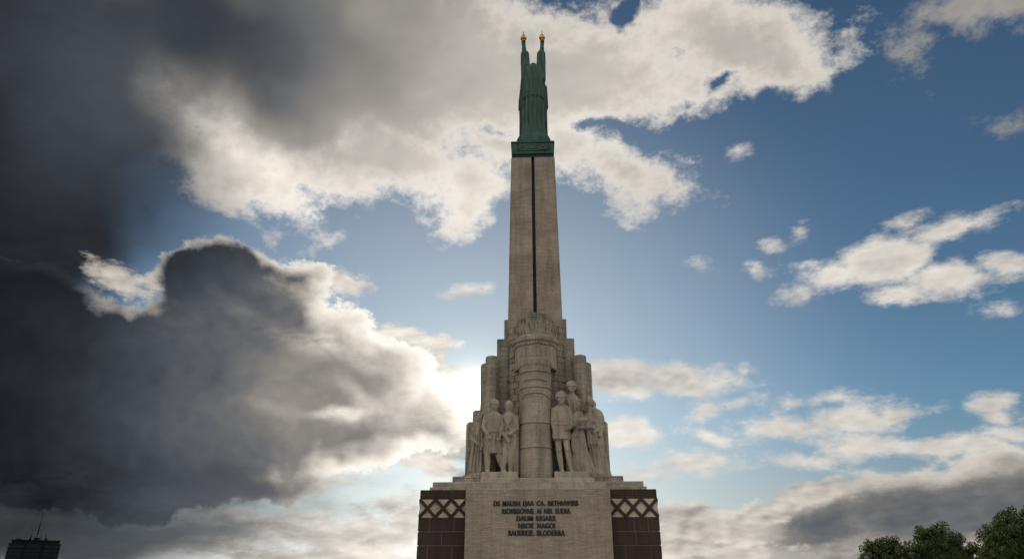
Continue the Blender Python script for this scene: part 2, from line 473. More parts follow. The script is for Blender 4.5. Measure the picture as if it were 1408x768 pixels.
def n_mix(nt, mode, fac, a, b):
    n = nt.nodes.new('ShaderNodeMix'); n.data_type = 'RGBA'; n.blend_type = mode
    if hasattr(fac, 'links') or not isinstance(fac, (int, float)): nt.links.new(fac, n.inputs[0])
    else: n.inputs[0].default_value = fac
    for i, v in ((6, a), (7, b)):
        if isinstance(v, tuple): n.inputs[i].default_value = v + (1,)
        else: nt.links.new(v, n.inputs[i])
    return n.outputs[2]

def stone(name, base, alt, bw=0.5, bh=0.12, joint=0.008, jcol=0.75, stain=0.35, bump=0.5, course=True):
    """weathered masonry: every course shifts a little in tone, joints recessed, rain streaks and grime"""
    m, nt, b = mat_base(name, 0.88)
    tcn = nt.nodes.new('ShaderNodeTexCoord'); ob = tcn.outputs['Object']
    sp = nt.nodes.new('ShaderNodeSeparateXYZ'); nt.links.new(ob, sp.inputs[0])
    ad = nt.nodes.new('ShaderNodeMath'); ad.operation = 'ADD'; nt.links.new(sp.outputs[0], ad.inputs[0]); nt.links.new(sp.outputs[1], ad.inputs[1])
    cb = nt.nodes.new('ShaderNodeCombineXYZ'); nt.links.new(ad.outputs[0], cb.inputs[0]); nt.links.new(sp.outputs[2], cb.inputs[1])
    br = nt.nodes.new('ShaderNodeTexBrick'); nt.links.new(cb.outputs[0], br.inputs[0])
    br.inputs['Scale'].default_value = 1.0; br.inputs['Brick Width'].default_value = bw; br.inputs['Row Height'].default_value = bh
    br.inputs['Mortar Size'].default_value = joint; br.inputs['Mortar Smooth'].default_value = 0.3
    br.inputs['Color1'].default_value = base + (1,); br.inputs['Color2'].default_value = alt + (1,)
    br.inputs['Mortar'].default_value = tuple(c*jcol for c in base) + (1,)
    br.offset = 0.47
    big = n_noise(nt, ob, 0.55, 5, 0.6)
    fine = n_noise(nt, ob, 9.0, 6, 0.7)
    streak = n_noise(nt, n_map(nt, ob, (2.6, 2.6, 0.22)), 1.0, 5, 0.62)
    pit = n_noise(nt, n_map(nt, ob, (1.0, 1.0, 3.5)), 14.0, 4, 0.65)
    c = n_mix(nt, 'MULTIPLY', 1.0, br.outputs[0], n_ramp(nt, big, [(0.3, 1-stain), (0.62, 1.08)]))
    c = n_mix(nt, 'MULTIPLY', 1.0, c, n_ramp(nt, fine, [(0.3, 0.78), (0.7, 1.12)]))
    c = n_mix(nt, 'MULTIPLY', 1.0, c, n_ramp(nt, streak, [(0.33, 1-stain*1.1), (0.55, 1.0)]))
    c = n_mix(nt, 'MULTIPLY', 1.0, c, n_ramp(nt, pit, [(0.34, 0.62), (0.46, 1.0)]))
    nt.links.new(c, b.inputs['Base Color'])
    mm = nt.nodes.new('ShaderNodeMath'); mm.operation = 'MULTIPLY_ADD'
    nt.links.new(br.outputs['Fac'], mm.inputs[0]); mm.inputs[1].default_value = -1.0; nt.links.new(pit, mm.inputs[2])
    m2 = nt.nodes.new('ShaderNodeMath'); m2.operation = 'MULTIPLY_ADD'; nt.links.new(fine, m2.inputs[0]); m2.inputs[1].default_value = 0.6; nt.links.new(mm.outputs[0], m2.inputs[2])
    bp = nt.nodes.new('ShaderNodeBump'); bp.inputs['Strength'].default_value = bump; bp.inputs['Distance'].default_value = 0.03
    nt.links.new(m2.outputs[0], bp.inputs['Height']); nt.links.new(bp.outputs[0], b.inputs['Normal'])
    return m

M = {}
M['travertine'] = stone('travertine courses', (0.43, 0.35, 0.265), (0.35, 0.285, 0.215), 0.62, 0.105, 0.010, 0.60, 0.30)
M['panel'] = stone('panel travertine', (0.43, 0.355, 0.275), (0.33, 0.27, 0.21), 0.46, 0.085, 0.009, 0.6, 0.18, 0.6)
M['granite'] = stone('grey brown granite', (0.41, 0.355, 0.27), (0.345, 0.30, 0.23), 0.85, 0.34, 0.012, 0.5, 0.36, 0.9)
M['drum'] = stone('drum stone', (0.42, 0.365, 0.28), (0.385, 0.335, 0.26), 0.5, 0.17, 0.008, 0.65, 0.34, 0.6)
M['ornate'] = stone('ornamented granite', (0.41, 0.355, 0.27), (0.34, 0.295, 0.225), 0.24, 0.40, 0.022, 0.42, 0.36, 1.0)
M['carved'] = stone('carved granite', (0.44, 0.38, 0.29), (0.43, 0.37, 0.28), 7.0, 7.0, 0.0005, 0.95, 0.38, 0.6)
M['slab'] = stone('pale ledge stone', (0.46, 0.40, 0.315), (0.41, 0.355, 0.28), 0.95, 0.9, 0.010, 0.5, 0.28, 0.5)
M['red'] = stone('red granite', (0.056, 0.031, 0.021), (0.044, 0.025, 0.018), 9.0, 7.0, 0.002, 0.9, 0.35, 0.5)
M['joint'] = stone('pointing mortar', (0.12, 0.09, 0.075), (0.11, 0.085, 0.07), 3, 3, 0.002, 0.9, 0.2, 0.3)
M['tile'] = stone('cream lattice stone', (0.60, 0.50, 0.37), (0.56, 0.465, 0.345), 9, 7, 0.002, 0.9, 0.3, 0.4)

def simple(name, col, col2, rough, metal, scale, streaks=False, bump=0.2):
    m, nt, b = mat_base(name, rough, metal)
    ob = nt.nodes.new('ShaderNodeTexCoord').outputs['Object']
    v = n_map(nt, ob, (3, 3, 0.5)) if streaks else ob
    f = n_noise(nt, v, scale, 6, 0.65)
    nt.links.new(n_ramp(nt, f, [(0.34, col), (0.62, col2)]), b.inputs['Base Color'])
    bp = nt.nodes.new('ShaderNodeBump'); bp.inputs['Strength'].default_value = bump; bp.inputs['Distance'].default_value = 0.02
    nt.links.new(n_noise(nt, ob, 14, 5), bp.inputs['Height']); nt.links.new(bp.outputs[0], b.inputs['Normal'])
    return m
M['patina'] = simple('green copper patina', (0.009, 0.029, 0.022), (0.030, 0.094, 0.070), 0.6, 0.1, 1.6, True, 0.35)
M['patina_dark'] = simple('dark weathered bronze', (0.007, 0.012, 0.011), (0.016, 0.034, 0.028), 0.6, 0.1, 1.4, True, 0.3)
M['bronze'] = simple('dark bronze', (0.010, 0.020, 0.017), (0.025, 0.045, 0.035), 0.5, 0.4, 3.0)
M['gold'] = simple('gilt bronze', (0.42, 0.22, 0.035), (0.72, 0.44, 0.10), 0.28, 1.0, 5.0)
M['dull_gold'] = simple('worn gilding', (0.05, 0.045, 0.02), (0.16, 0.11, 0.035), 0.45, 0.5, 6.0)
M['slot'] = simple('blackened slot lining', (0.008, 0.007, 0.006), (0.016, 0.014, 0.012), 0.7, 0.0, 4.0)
M['letter'] = simple('dark inlaid letters', (0.012, 0.010, 0.009), (0.028, 0.022, 0.018), 0.6, 0.0, 6.0)

# ------------------------------------------------------------------ ground
def ground():
    bm = bmnew()
    n = 96
    rs = [0.0, 60, 140, 400, 1200, 6000]
    c = bm.verts.new((0, 40, 0)); prev = None
    for r in rs[1:]:
        ring = [bm.verts.new((r*math.cos(2*math.pi*i/n), 40 + r*math.sin(2*math.pi*i/n), 0)) for i in range(n)]
        for i in range(n):
            j = (i+1) % n
            bm.faces.new((c, ring[i], ring[j]) if prev is None else (prev[i], ring[i], ring[j], prev[j]))
        prev = ring
    m, nt, b = mat_base('city ground', 0.9)
    ob = nt.nodes.new('ShaderNodeTexCoord').outputs['Object']
    f = n_noise(nt, ob, 0.02, 8, 0.6)
    nt.links.new(n_ramp(nt, f, [(0.4, (0.05, 0.075, 0.03)), (0.6, (0.16, 0.15, 0.13))]), b.inputs['Base Color'])
    o = obj('ground', bm, m); tag(o, kind='structure')
    bm = bmnew(); add_box(bm, -34, 34, -26, 88, -0.2, 0.02)
    m = stone('plaza paving', (0.40, 0.36, 0.31), (0.34, 0.31, 0.27), 0.9, 0.9, 0.012, 0.5, 0.25, 0.3)
    nt = m.node_tree                                   # paving runs in the ground plane
    for nd in nt.nodes:
        if nd.type == 'TEX_BRICK':
            l = nd.inputs[0].links[0]; nt.links.remove(l)
            nt.links.new([q for q in nt.nodes if q.type == 'TEX_COORD'][0].outputs['Object'], nd.inputs[0])
    tag(obj('plaza_paving', bm, m), kind='structure')
ground()

# ------------------------------------------------------------------ the monument
mon = thing('monument', (0, 43.5, 0), 'tall pale stone obelisk on a stepped base with inscribed panel and red granite wings', 'monument')
YF = 37.3
# steps round the foot
bm = bmnew(); add_box(bm, -9.4, 9.4, 34.3, 52.6, 0.0, 0.18, 0.02); add_box(bm, -8.6, 8.6, 35.1, 51.8, 0.18, 0.36, 0.02)
obj('foot_step', bm, M['slab'], mon)

# red granite wings: real blocks with open joints
def wing(s):
    bm = bmnew()
    x_in, x_out = 3.70, 6.20
    def X(a, b): return (min(s*a, s*b), max(s*a, s*b))
    # cap course
    cuts = [x_in, 4.95, x_out]
    for a, b in zip(cuts, cuts[1:]):
        x0, x1 = X(a, b); add_box(bm, x0+0.012, x1-0.012, YF, 49.9, 5.47, 5.93, 0.018)
    z = 4.545; rows = 0; h = 0.672
    while z - h > 0.3:
        cuts = ([3.70, 4.40, 5.62, 6.23] if rows % 2 else [3.70, 4.35, 5.0, 5.65, 6.23]) if rows in (0, 2) else [3.70, 4.98, 6.23]
        if rows == 2: cuts = [3.70, 4.42, 5.68, 6.23]
        if rows == 0: cuts = [3.70, 4.93 if s > 0 else 4.35, 5.64, 6.23]
        for a, b in zip(cuts, cuts[1:]):
            x0, x1 = X(a, b)
            yb = YF
            while yb < 49.5:
                ye = min(yb + 2.1, 49.9)
                add_box(bm, x0+0.011, x1-0.011, yb+0.0, ye-0.02, z-h+0.012, z-0.012, 0.03)
                yb = ye
        z -= h; rows += 1
    w = obj('granite_wing', bm, M['red'], mon)
    bm = bmnew(); x0, x1 = X(3.69, 6.15)
    add_box(bm, x0, x1, YF+0.02, 49.87, 0.36, 4.55); add_box(bm, x0, x1, YF+0.03, 49.86, 5.46, 5.90); obj('pointing', bm, M['joint'], w)
    # lattice frieze
    bm = bmnew(); x0, x1 = X(3.70, 6.17)
    add_box(bm, x0, x1, YF+0.01, 49.88, 4.56, 5.455)
    f = obj('frieze', bm, M['tile'], mon)
    bm = bmnew()
    zc, hh = 5.007, 0.44
    cell = 0.83
    def bar(cx, cy, ang, length, axis):
        rot = Matrix.Rotation(ang, 3, axis)
        if axis == 'Y': add_box(bm, cx-length/2, cx+length/2, cy-0.05, cy+0.03, zc-0.08, zc+0.08, 0.0, rot, (cx, cy, zc))
        else: add_box(bm, cx-0.03, cx+0.05, cy-length/2, cy+length/2, zc-0.08, zc+0.08, 0.0, rot, (cx, cy, zc))
    L = math.hypot(cell, 2*hh)*0.99; ang = math.atan2(2*hh, cell)
    for k in range(3):
        cx = s*(3.70 + cell*(k+0.5) - 0.01)
        bar(cx, YF, ang, L, 'Y'); bar(cx, YF-0.004, -ang, L, 'Y')
    for k in range(15):
        cy = YF + 0.06 + cell*(k+0.5)
        for q in (1, -1):
            rot = Matrix.Rotation(q*ang, 3, 'X'); xx = s*6.18
            add_box(bm, xx-0.05, xx+0.05, cy-L/2, cy+L/2, zc-0.08, zc+0.08, 0.0, rot, (xx, cy, zc))
    obj('lattice', bm, M['red'], f)
wing(-1); wing(1)

# core and inscription panel
bm = bmnew(); add_box(bm, -3.74, 3.74, 36.9, 49.6, 0.36, 5.94, 0.02)
panel = obj('inscription_panel', bm, M['panel'], mon)
def line(txt, x0, x1, zc, h):
    """one line of inlaid capitals between x0 and x1, a mesh for each word"""
    def build(body):
        cu = bpy.data.curves.new('word', 'FONT'); cu.body = body; cu.size = 0.36
        cu.extrude = 0.012; cu.offset = 0.007; cu.space_character = 1.10
        t = bpy.data.objects.new('tmp', cu); COL.objects.link(t)
        dg = bpy.context.evaluated_depsgraph_get(); me = bpy.data.meshes.new_from_object(t.evaluated_get(dg))
        bpy.data.objects.remove(t); return me
    words = txt.split(); gap = 0.22
    mes = [build(w) for w in words]
    ext = [(min(v.co.x for v in m.vertices), max(v.co.x for v in m.vertices)) for m in mes]
    tot = sum(b-a for a, b in ext) + gap*(len(words)-1)
    k = (x1-x0)/tot; x = x0
    for m, (a, b) in zip(mes, ext):
        ys = [v.co.y for v in m.vertices]; ky = h/0.275
        for v in m.vertices: v.co = ((v.co.x-a)*k, -v.co.z, (v.co.y-0.13)*ky)
        bb = bmesh.new(); bb.from_mesh(m); src = bb.verts[:] + bb.edges[:] + bb.faces[:]
        for q, sx in enumerate((-0.022, 0.022, -0.011, 0.011)):         # heavier strokes
            g = bmesh.ops.duplicate(bb, geom=src)['geom']
            bmesh.ops.translate(bb, verts=[v for v in g if isinstance(v, bmesh.types.BMVert)], vec=(sx, -0.002*(q+1), 0.006*(q-1.5)))
        bb.to_mesh(m); bb.free()
        m.name = 'inscription_word'; m.materials.clear(); m.materials.append(M['letter'])
        o = bpy.data.objects.new('inscription_word', m); COL.objects.link(o)
        o.parent = panel; o.location = (x, 36.9-0.004, zc)
        x += (b-a)*k + gap*k

# ledges above the panel
bm = bmnew()
add_box(bm, -5.80, 5.80, 37.95, 49.2, 5.935, 6.15, 0.015)
add_box(bm, -5.70, 5.70, 38.30, 48.9, 6.15, 6.46, 0.02)
obj('ledge', bm, M['slab'], mon)
bm = bmnew()
add_box(bm, -3.58, 3.58, 37.5, 38.29, 5.945, 6.33, 0.02)
obj('ledge', bm, M['slab'], mon)
bm = bmnew()
add_box(bm, -3.08, 3.06, 38.0, 38.9, 6.33, 6.62, 0.03)
obj('ledge', bm, M['slab'], mon)
# rough-cut rock bed
bm = bmnew(); rr = random.Random(3)
for s in (-1, 1):
    add_box(bm, min(s*2.9, s*4.77), max(s*2.9, s*4.77), 39.4, 47.8, 6.46, 6.90, 0.05)
    for k in range(5):
        a = 3.0 + k*0.30
        add_box(bm, min(s*a, s*(a+0.36)), max(s*a, s*(a+0.36)), 39.5 + 0.1*k, 42.0, 6.70, 7.16 - 0.05*k + rr.uniform(-.02, .02), 0.06)
add_box(bm, -2.9, 2.9, 39.3, 47.8, 6.46, 6.80, 0.02)
obj('rock_bed', bm, M['granite'], mon)
for x0, x1 in ((-3.11, -1.08), (0.95, 2.93)):
    bm = bmnew(); add_box(bm, x0, x1, 38.95, 40.9, 6.60, 7.08, 0.03); obj('figure_plinth', bm, M['slab'], mon)

# stepped body behind
bm = bmnew()
add_box(bm, -3.30, 3.30, 41.9, 47.2, 6.5, 13.9, 0.05)
add_box(bm, -2.48, 2.48, 41.8, 46.2, 6.5, 15.80, 0.05)
add_box(bm, -2.04, 2.04, 42.3, 46.0, 15.0, 17.30, 0.04)
obj('stepped_core', bm, M['granite'], mon)
for s in (-1, 1):
    bm = bmnew(); add_lathe(bm, [(0.41, 6.5), (0.41, 14.32), (0.39, 14.42), (0.35, 14.47)], s*2.76, 41.45, seg=40)
    obj('round_buttress', bm, M['granite'], mon, 40)
    bm = bmnew(); add_lathe(bm, [(0.5, 6.5), (0.5, 14.05), (0.46, 14.16)], s*3.02, 42.15, seg=40)
    obj('round_buttress', bm, M['granite'], mon, 40)
    bm = bmnew(); add_box(bm, min(s*3.2, s*3.96), max(s*3.2, s*3.96), 41.95, 47.0, 6.5, 11.25, 0.12)
    obj('side_buttress', bm, M['granite'], mon, 40)
    bm = bmnew(); add_box(bm, min(s*3.4, s*4.25), max(s*3.4, s*4.25), 41.0, 46.6, 6.5, 10.32, 0.16)
    obj('side_buttress', bm, M['granite'], mon, 40)

# wide shallow bastion (E) with arched panels
def block_wob(n, amp, z0):
    def f(a, z):
        row = int((z - z0) / 0.55); ph = (a * n / (2*math.pi) + 0.5*(row % 2)) % 1.0
        return 1.0 - (amp if ph < 0.035 else 0.0)
    return f
bm = bmnew()
prof = [(1.0, 6.5)]; z = 7.2
while z < 16.2:
    prof += [(1.0, z-0.012), (0.985, z), (1.0, z+0.012)]; z += 0.62
prof += [(1.0, 16.36), (0.985, 16.42)]
add_lathe(bm, prof, 0.05, 42.0, 1.86, 1.05, 96)
rr = random.Random(5)
for k in range(46):                                     # weathered relief blocks standing proud of the curve
    a = R(rr.uniform(196, 344)); zz = rr.uniform(7.4, 15.9)
    if R(232) < a < R(308) and zz < 13.6: continue
    cx, cy = 0.05 + 1.86*math.cos(a), 42.0 + 1.05*math.sin(a)
    rot = Matrix.Rotation(math.atan2(-math.cos(a)*1.05/1.86, -math.sin(a)) * -1, 3, 'Z')
    w, h = rr.uniform(0.08, 0.26), rr.uniform(0.12, 0.34)
    add_box(bm, cx-w, cx+w, cy-0.05, cy+0.1, zz-h, zz+h, 0.02, rot)
obj('wide_bastion', bm, M['ornate'], mon, 35)

# helmet-like crown (B, C)
def ring_items(n, r, cx, cy, a0, a1, fn):
    for i in range(n):
        a = R(a0 + (a1-a0)*(i+0.5)/n); fn(cx + r*math.cos(a), cy + r*math.sin(a), a)
bm = bmnew()
add_lathe(bm, [(1.14, 15.2), (1.14, 16.60), (1.12, 16.63), (1.14, 16.66), (1.13, 16.84), (1.02, 16.92), (1.02, 17.10), (0.97, 17.16), (0.2, 17.2)], 0.02, 41.65, seg=96)
crown = obj('crown', bm, M['ornate'], mon, 35)
bm = bmnew(); rr = random.Random(9)
def upr(x, y, a):
    rot = Matrix.Rotation(a + math.pi/2, 3, 'Z')
    add_box(bm, x-0.035, x+0.035, y-0.05, y+0.05, 15.75, 16.52, 0.012, rot)
ring_items(13, 1.13, 0.02, 41.65, 184, 356, upr)
def rel(x, y, a):
    rot = Matrix.Rotation(a + math.pi/2, 3, 'Z'); zz = rr.choice((15.95, 16.3)); h = rr.uniform(0.06, 0.16)
    add_box(bm, x-0.08, x+0.08, y-0.04, y+0.05, zz-h, zz+h, 0.02, rot)
ring_items(18, 1.12, 0.02, 41.65, 188, 352, rel)
add_lathe(bm, [(1.165, 15.66), (1.165, 15.74)], 0.02, 41.65, seg=96)
obj('relief_band', bm, M['carved'], crown, 30)
bm = bmnew()
add_lathe(bm, [(1.30, 13.4), (1.30, 14.80), (1.33, 14.83), (1.33, 14.90), (1.30, 14.93), (1.30, 15.02), (1.42, 15.10), (1.44, 15.18), (1.44, 15.33), (1.38, 15.42), (1.24, 15.48), (0.6, 15.6)], 0.0, 41.25, seg=96)
helm = obj('helmet_drum', bm, M['drum'], mon, 35)
bm = bmnew()
def scal(x, y, a): add_ball(bm, (x, y, 14.90 + 0.035*math.sin(7*a)), (0.075, 0.075, 0.10), seg=10)
ring_items(22, 1.34, 0.0, 41.25, 186, 354, scal)
def flute(x, y, a):
    rot = Matrix.Rotation(a + math.pi/2, 3, 'Z'); add_box(bm, x-0.03, x+0.03, y-0.03, y+0.04, 14.05, 14.72, 0.01, rot)
ring_items(11, 1.31, 0.0, 41.25, 190, 350, flute)
obj('scalloped_band', bm, M['carved'], helm, 40)

# tall round bastion in front (A)
bm = bmnew(); ax, ay, ar = -0.05, 40.25, 0.95
def rings(z): return [(ar, z-0.03), (ar-0.045, z-0.01), (ar-0.045, z+0.02), (ar+0.012, z+0.04), (ar+0.012, z+0.10), (ar, z+0.13)]
prof = [(ar, 6.5), (ar, 6.74)]
for z in (8.44, 9.84, 11.94): prof += rings(z)
prof += [(ar, 13.30), (ar+0.05, 13.36), (ar+0.07, 13.62), (ar+0.02, 13.74), (ar-0.08, 13.80), (0.4, 13.86)]
add_lathe(bm, prof, ax, ay, seg=96)
rr = random.Random(12)
def arch(z, half, h, th=0.05):
    n = 14                                             # hood moulding bent round the drum
    for i in range(n):
        t0 = -1 + 2*i/n; t1 = -1 + 2*(i+1)/n
        for t in ((t0+t1)/2,):
            a = R(270) + t*half; zz = z + h*math.sqrt(max(0, 1 - abs(t)**2.2))
            x, y = ax + (ar+0.01)*math.cos(a), ay + (ar+0.01)*math.sin(a)
            rot = Matrix.Rotation(a + math.pi/2, 3, 'Z')
            add_box(bm, x-0.075, x+0.075, y-0.055, y+0.06, zz-th, zz+th, 0.015, rot)
arch(12.35, 0.72, 0.10); arch(12.9, 1.2, 0.05); arch(11.2, 1.0, 0.42, 0.03)
for k in range(20):
    a = R(rr.uniform(205, 335)); zz = rr.choice((13.0, 12.75, 11.5, 11.2, 10.8, 10.3)) + rr.uniform(-.1, .1)
    x, y = ax + ar*math.cos(a), ay + ar*math.sin(a); w, h = rr.uniform(.04, .11), rr.uniform(.05, .2)
    add_box(bm, x-w, x+w, y-0.025, y+0.04, zz-h, zz+h, 0.015, Matrix.Rotation(a + math.pi/2, 3, 'Z'))
obj('round_bastion', bm, M['drum'], mon, 35)

# the shaft: four tapering faces, a slot down the middle of the front
def taper(bm, x0b, x1b, x0t, x1t, yb0, yb1, yt0, yt1, zb, zt):
    v = [bm.verts.new(p) for p in ((x0b, yb0, zb), (x1b, yb0, zb), (x1b, yb1, zb), (x0b, yb1, zb), (x0t, yt0, zt), (x1t, yt0, zt), (x1t, yt1, zt), (x0t, yt1, zt))]
    for f in ((3, 2, 1, 0), (4, 5, 6, 7), (0, 1, 5, 4), (1, 2, 6, 5), (2, 3, 7, 6), (3, 0, 4, 7)): bm.faces.new([v[i] for i in f])
ZB, ZT = 15.2, 29.72
bm = bmnew()
taper(bm, -1.80, -0.115, -1.58, -0.115, 41.8, 45.3, 42.0, 45.1, ZB, ZT)
taper(bm, 0.115, 1.80, 0.115, 1.58, 41.8, 45.3, 42.0, 45.1, ZB, ZT)
shaft = obj('shaft', bm, M['travertine'], mon)
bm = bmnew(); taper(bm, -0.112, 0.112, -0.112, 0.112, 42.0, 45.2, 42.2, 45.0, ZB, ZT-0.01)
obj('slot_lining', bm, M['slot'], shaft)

# bronze cap block
bm = bmnew()
add_box(bm, -1.50, 1.50, 42.02, 45.05, 29.72, 29.98, 0.01)
cap = obj('cap_block', bm, M['bronze'], mon)
bm = bmnew()
add_box(bm, -1.55, 1.55, 41.9, 45.12, 29.98, 30.92, 0.03)
add_box(bm, -1.60, 1.60, 41.85, 45.17, 30.92, 31.06, 0.03)
add_box(bm, -1.12, 1.12, 41.86, 41.95, 30.22, 30.32, 0.01)
add_box(bm, 0.45, 1.05, 41.80, 41.95, 30.24, 30.38, 0.02)
add_box(bm, -1.3, 1.3, 41.87, 41.95, 30.38, 30.42, 0.005)
obj('cap_block', bm, M['patina'], mon)
for k, x in enumerate((-0.72, 0.03, 0.72)):
    bm = bmnew()
    if k == 0:
        for i in range(7):
            a = R(150 + 30*i); add_capsule(bm, (x + 0.10*math.cos(a), 41.88, 30.62 + 0.12*math.sin(a)), (x + 0.10*math.cos(a+0.5), 41.88, 30.62 + 0.12*math.sin(a+0.5)), 0.022, 0.022, 8)
        add_capsule(bm, (x+0.10, 41.88, 30.60), (x+0.10, 41.88, 30.82), 0.02, 0.02, 8)
    elif k == 1:
        add_capsule(bm, (x, 41.88, 30.48), (x, 41.88, 30.84), 0.028, 0.028, 8); add_ball(bm, (x, 41.87, 30.80), 0.05, seg=8)
    else:
        add_ball(bm, (x, 41.88, 30.58), (0.12, 0.04, 0.06), seg=10); add_capsule(bm, (x, 41.88, 30.6), (x+0.02, 41.88, 30.78), 0.05, 0.02, 8)
    obj('gilt_ornament', bm, M['dull_gold'], cap, 60)

# lettering (children of the panel)
for txt, xa, xb, y in (('DS MAUSN UAA  CA.  BRTHNWIBB', 679, 795, 691.5), ('RIONIGOVNE AI NIR SUDIA', 690.5, 784, 702), ('DALIM  RIGARR', 710.5, 764.5, 711.8), ('NBOK  NAGOI', 713, 763, 722), ('BAUERKIE. BLODERRA', 699, 776.5, 732)):
    def P(x, yy, Y=36.9):
        d = sight(x, yy); t = Y / d.y; return d.x*t, EYE + d.z*t
    x0, z0 = P(xa, y); x1, z1 = P(xb, y)
    line(txt, x0, x1, z0, 0.265)

# ------------------------------------------------------------------ the bronze statue on top
SX, SY, SZ = 0.08, 43.5, 31.06
st = thing('statue', (SX, SY, SZ), 'green robed woman holding up two gilded stars on top of the obelisk', 'statue')
bm = bmnew()
add_lathe(bm, [(1.16, SZ), (1.22, SZ+0.25), (1.28, SZ+0.5), (1.28, SZ+0.95), (1.22, SZ+1.1), (1.0, SZ+1.18), (0.98, SZ+1.4)], SX, SY, 1.0, 0.93, 64, lambda a, z: 1.0 + 0.10*abs(math.sin(2*a))**1.5)
obj('plinth', bm, M['patina'], st, 50)
bm = bmnew()
L = []
for z, rx, ry, dep in ((32.2, 0.98, .80, .030), (33.0, .90, .74, .035), (33.28, .87, .72, .05), (33.36, .80, .70, .07), (34.5, .78, .66, .08), (35.6, .78, .64, .08), (35.72, .74, .62, .04), (35.82, .79, .64, .07), (36.6, .78, .62, .06), (37.6, .80, .60, .05), (38.4, .84, .56, .03), (38.9, .74, .50, .01), (39.15, .5, .42, 0)):
    L.append((SX, SY-0.12, z, rx, ry, 14, dep*1.5, 0.4))
add_loft(bm, L, 120)
for s in (-1, 1):
    x = SX + 0.06
    add_capsule(bm, (x+s*0.58, SY, 38.0), (x+s*0.64, SY, 39.8), 0.40, 0.36, 20)
    add_capsule(bm, (x+s*0.64, SY, 39.6), (x+s*0.66, SY, 40.62), 0.37, 0.345, 20)
    add_capsule(bm, (x+s*0.70, SY, 40.6), (x+s*0.75, SY, 41.55), 0.23, 0.15)
    add_capsule(bm, (x+s*0.62, SY-0.22, 38.4), (x+s*0.60, SY-0.22, 40.4), 0.10, 0.08)
    # hand: palm, four curled fingers and a thumb round the stem
    hx, hz = x+s*0.755, 41.68
    add_ball(bm, (hx, SY, hz), (0.17, 0.15, 0.19))
    for k in range(4):
        add_capsule(bm, (hx - s*0.10, SY-0.05+0.01*k, hz-0.10+0.07*k), (hx + s*0.08, SY-0.17, hz-0.09+0.07*k), 0.036, 0.030, 8)
    add_capsule(bm, (hx + s*0.10, SY-0.02, hz-0.08), (hx + s*0.02, SY-0.19, hz+0.12), 0.04, 0.032, 8)
add_lathe(bm, [(.80, 35.98), (.84, 36.0), (.84, 36.07), (.80, 36.09)], SX, SY-0.12, 1, .82, 64)
# head, thrown back a little between the arms, with gathered hair
add_capsule(bm, (SX+0.06, SY, 38.7), (SX+0.06, SY-0.02, 39.1), 0.24, 0.21)
add_ball(bm, (SX+0.06, SY-0.04, 39.20), (0.33, 0.38, 0.44))
add_ball(bm, (SX+0.06, SY+0.12, 39.22), (0.40, 0.40, 0.42))
add_ball(bm, (SX+0.06, SY-0.42, 39.16), (0.05, 0.09, 0.11)); add_ball(bm, (SX+0.06, SY-0.36, 38.93), (0.11, 0.08, 0.04))
for s in (-1, 1): add_ball(bm, (SX+0.06+s*0.13, SY-0.36, 39.26), (0.07, 0.05, 0.04))
fuse('robed_figure', bm, M['patina'], 0.03, st, 0)
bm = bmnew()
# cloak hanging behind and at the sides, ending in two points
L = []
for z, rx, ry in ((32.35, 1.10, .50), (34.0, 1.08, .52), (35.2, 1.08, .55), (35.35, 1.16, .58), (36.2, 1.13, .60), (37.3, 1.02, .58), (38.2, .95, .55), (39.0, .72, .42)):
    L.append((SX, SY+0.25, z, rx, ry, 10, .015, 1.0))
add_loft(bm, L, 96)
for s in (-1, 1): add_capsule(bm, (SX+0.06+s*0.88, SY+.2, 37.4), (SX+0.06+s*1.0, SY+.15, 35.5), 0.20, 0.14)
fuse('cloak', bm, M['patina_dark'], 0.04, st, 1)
for s in (-1, 1):
    hx = SX + 0.06 + s*0.765
    bm = bmnew()
    add_lathe(bm, [(0.05, 41.80), (0.17, 41.86), (0.17, 41.98), (0.11, 42.04)], hx, SY, seg=24)
    stem = obj('stem', bm, M['bronze'], st, 50)
    bm = bmnew()
    add_lathe(bm, [(0.10, 42.02), (0.15, 42.08), (0.13, 42.14), (0.23, 42.22), (0.245, 42.36), (0.20, 42.44), (0.14, 42.47), (0.17, 42.52), (0.13, 42.60), (0.05, 42.66)], hx, SY, seg=28)
    for k in range(5):
        a = R(72*k + 18)
        add_capsule(bm, (hx+0.17*math.cos(a), SY+0.17*math.sin(a), 42.40), (hx+0.27*math.cos(a), SY+0.27*math.sin(a), 42.52), 0.05, 0.012, 8)
    star = obj('gilded_star', bm, M['gold'], st, 60)
    bm = bmnew(); add_lathe(bm, [(0.05, 42.62), (0.04, 42.8), (0.022, 43.0), (0.006, 43.12)], hx, SY, seg=12)
    obj('spike', bm, M['bronze'], star, 60)

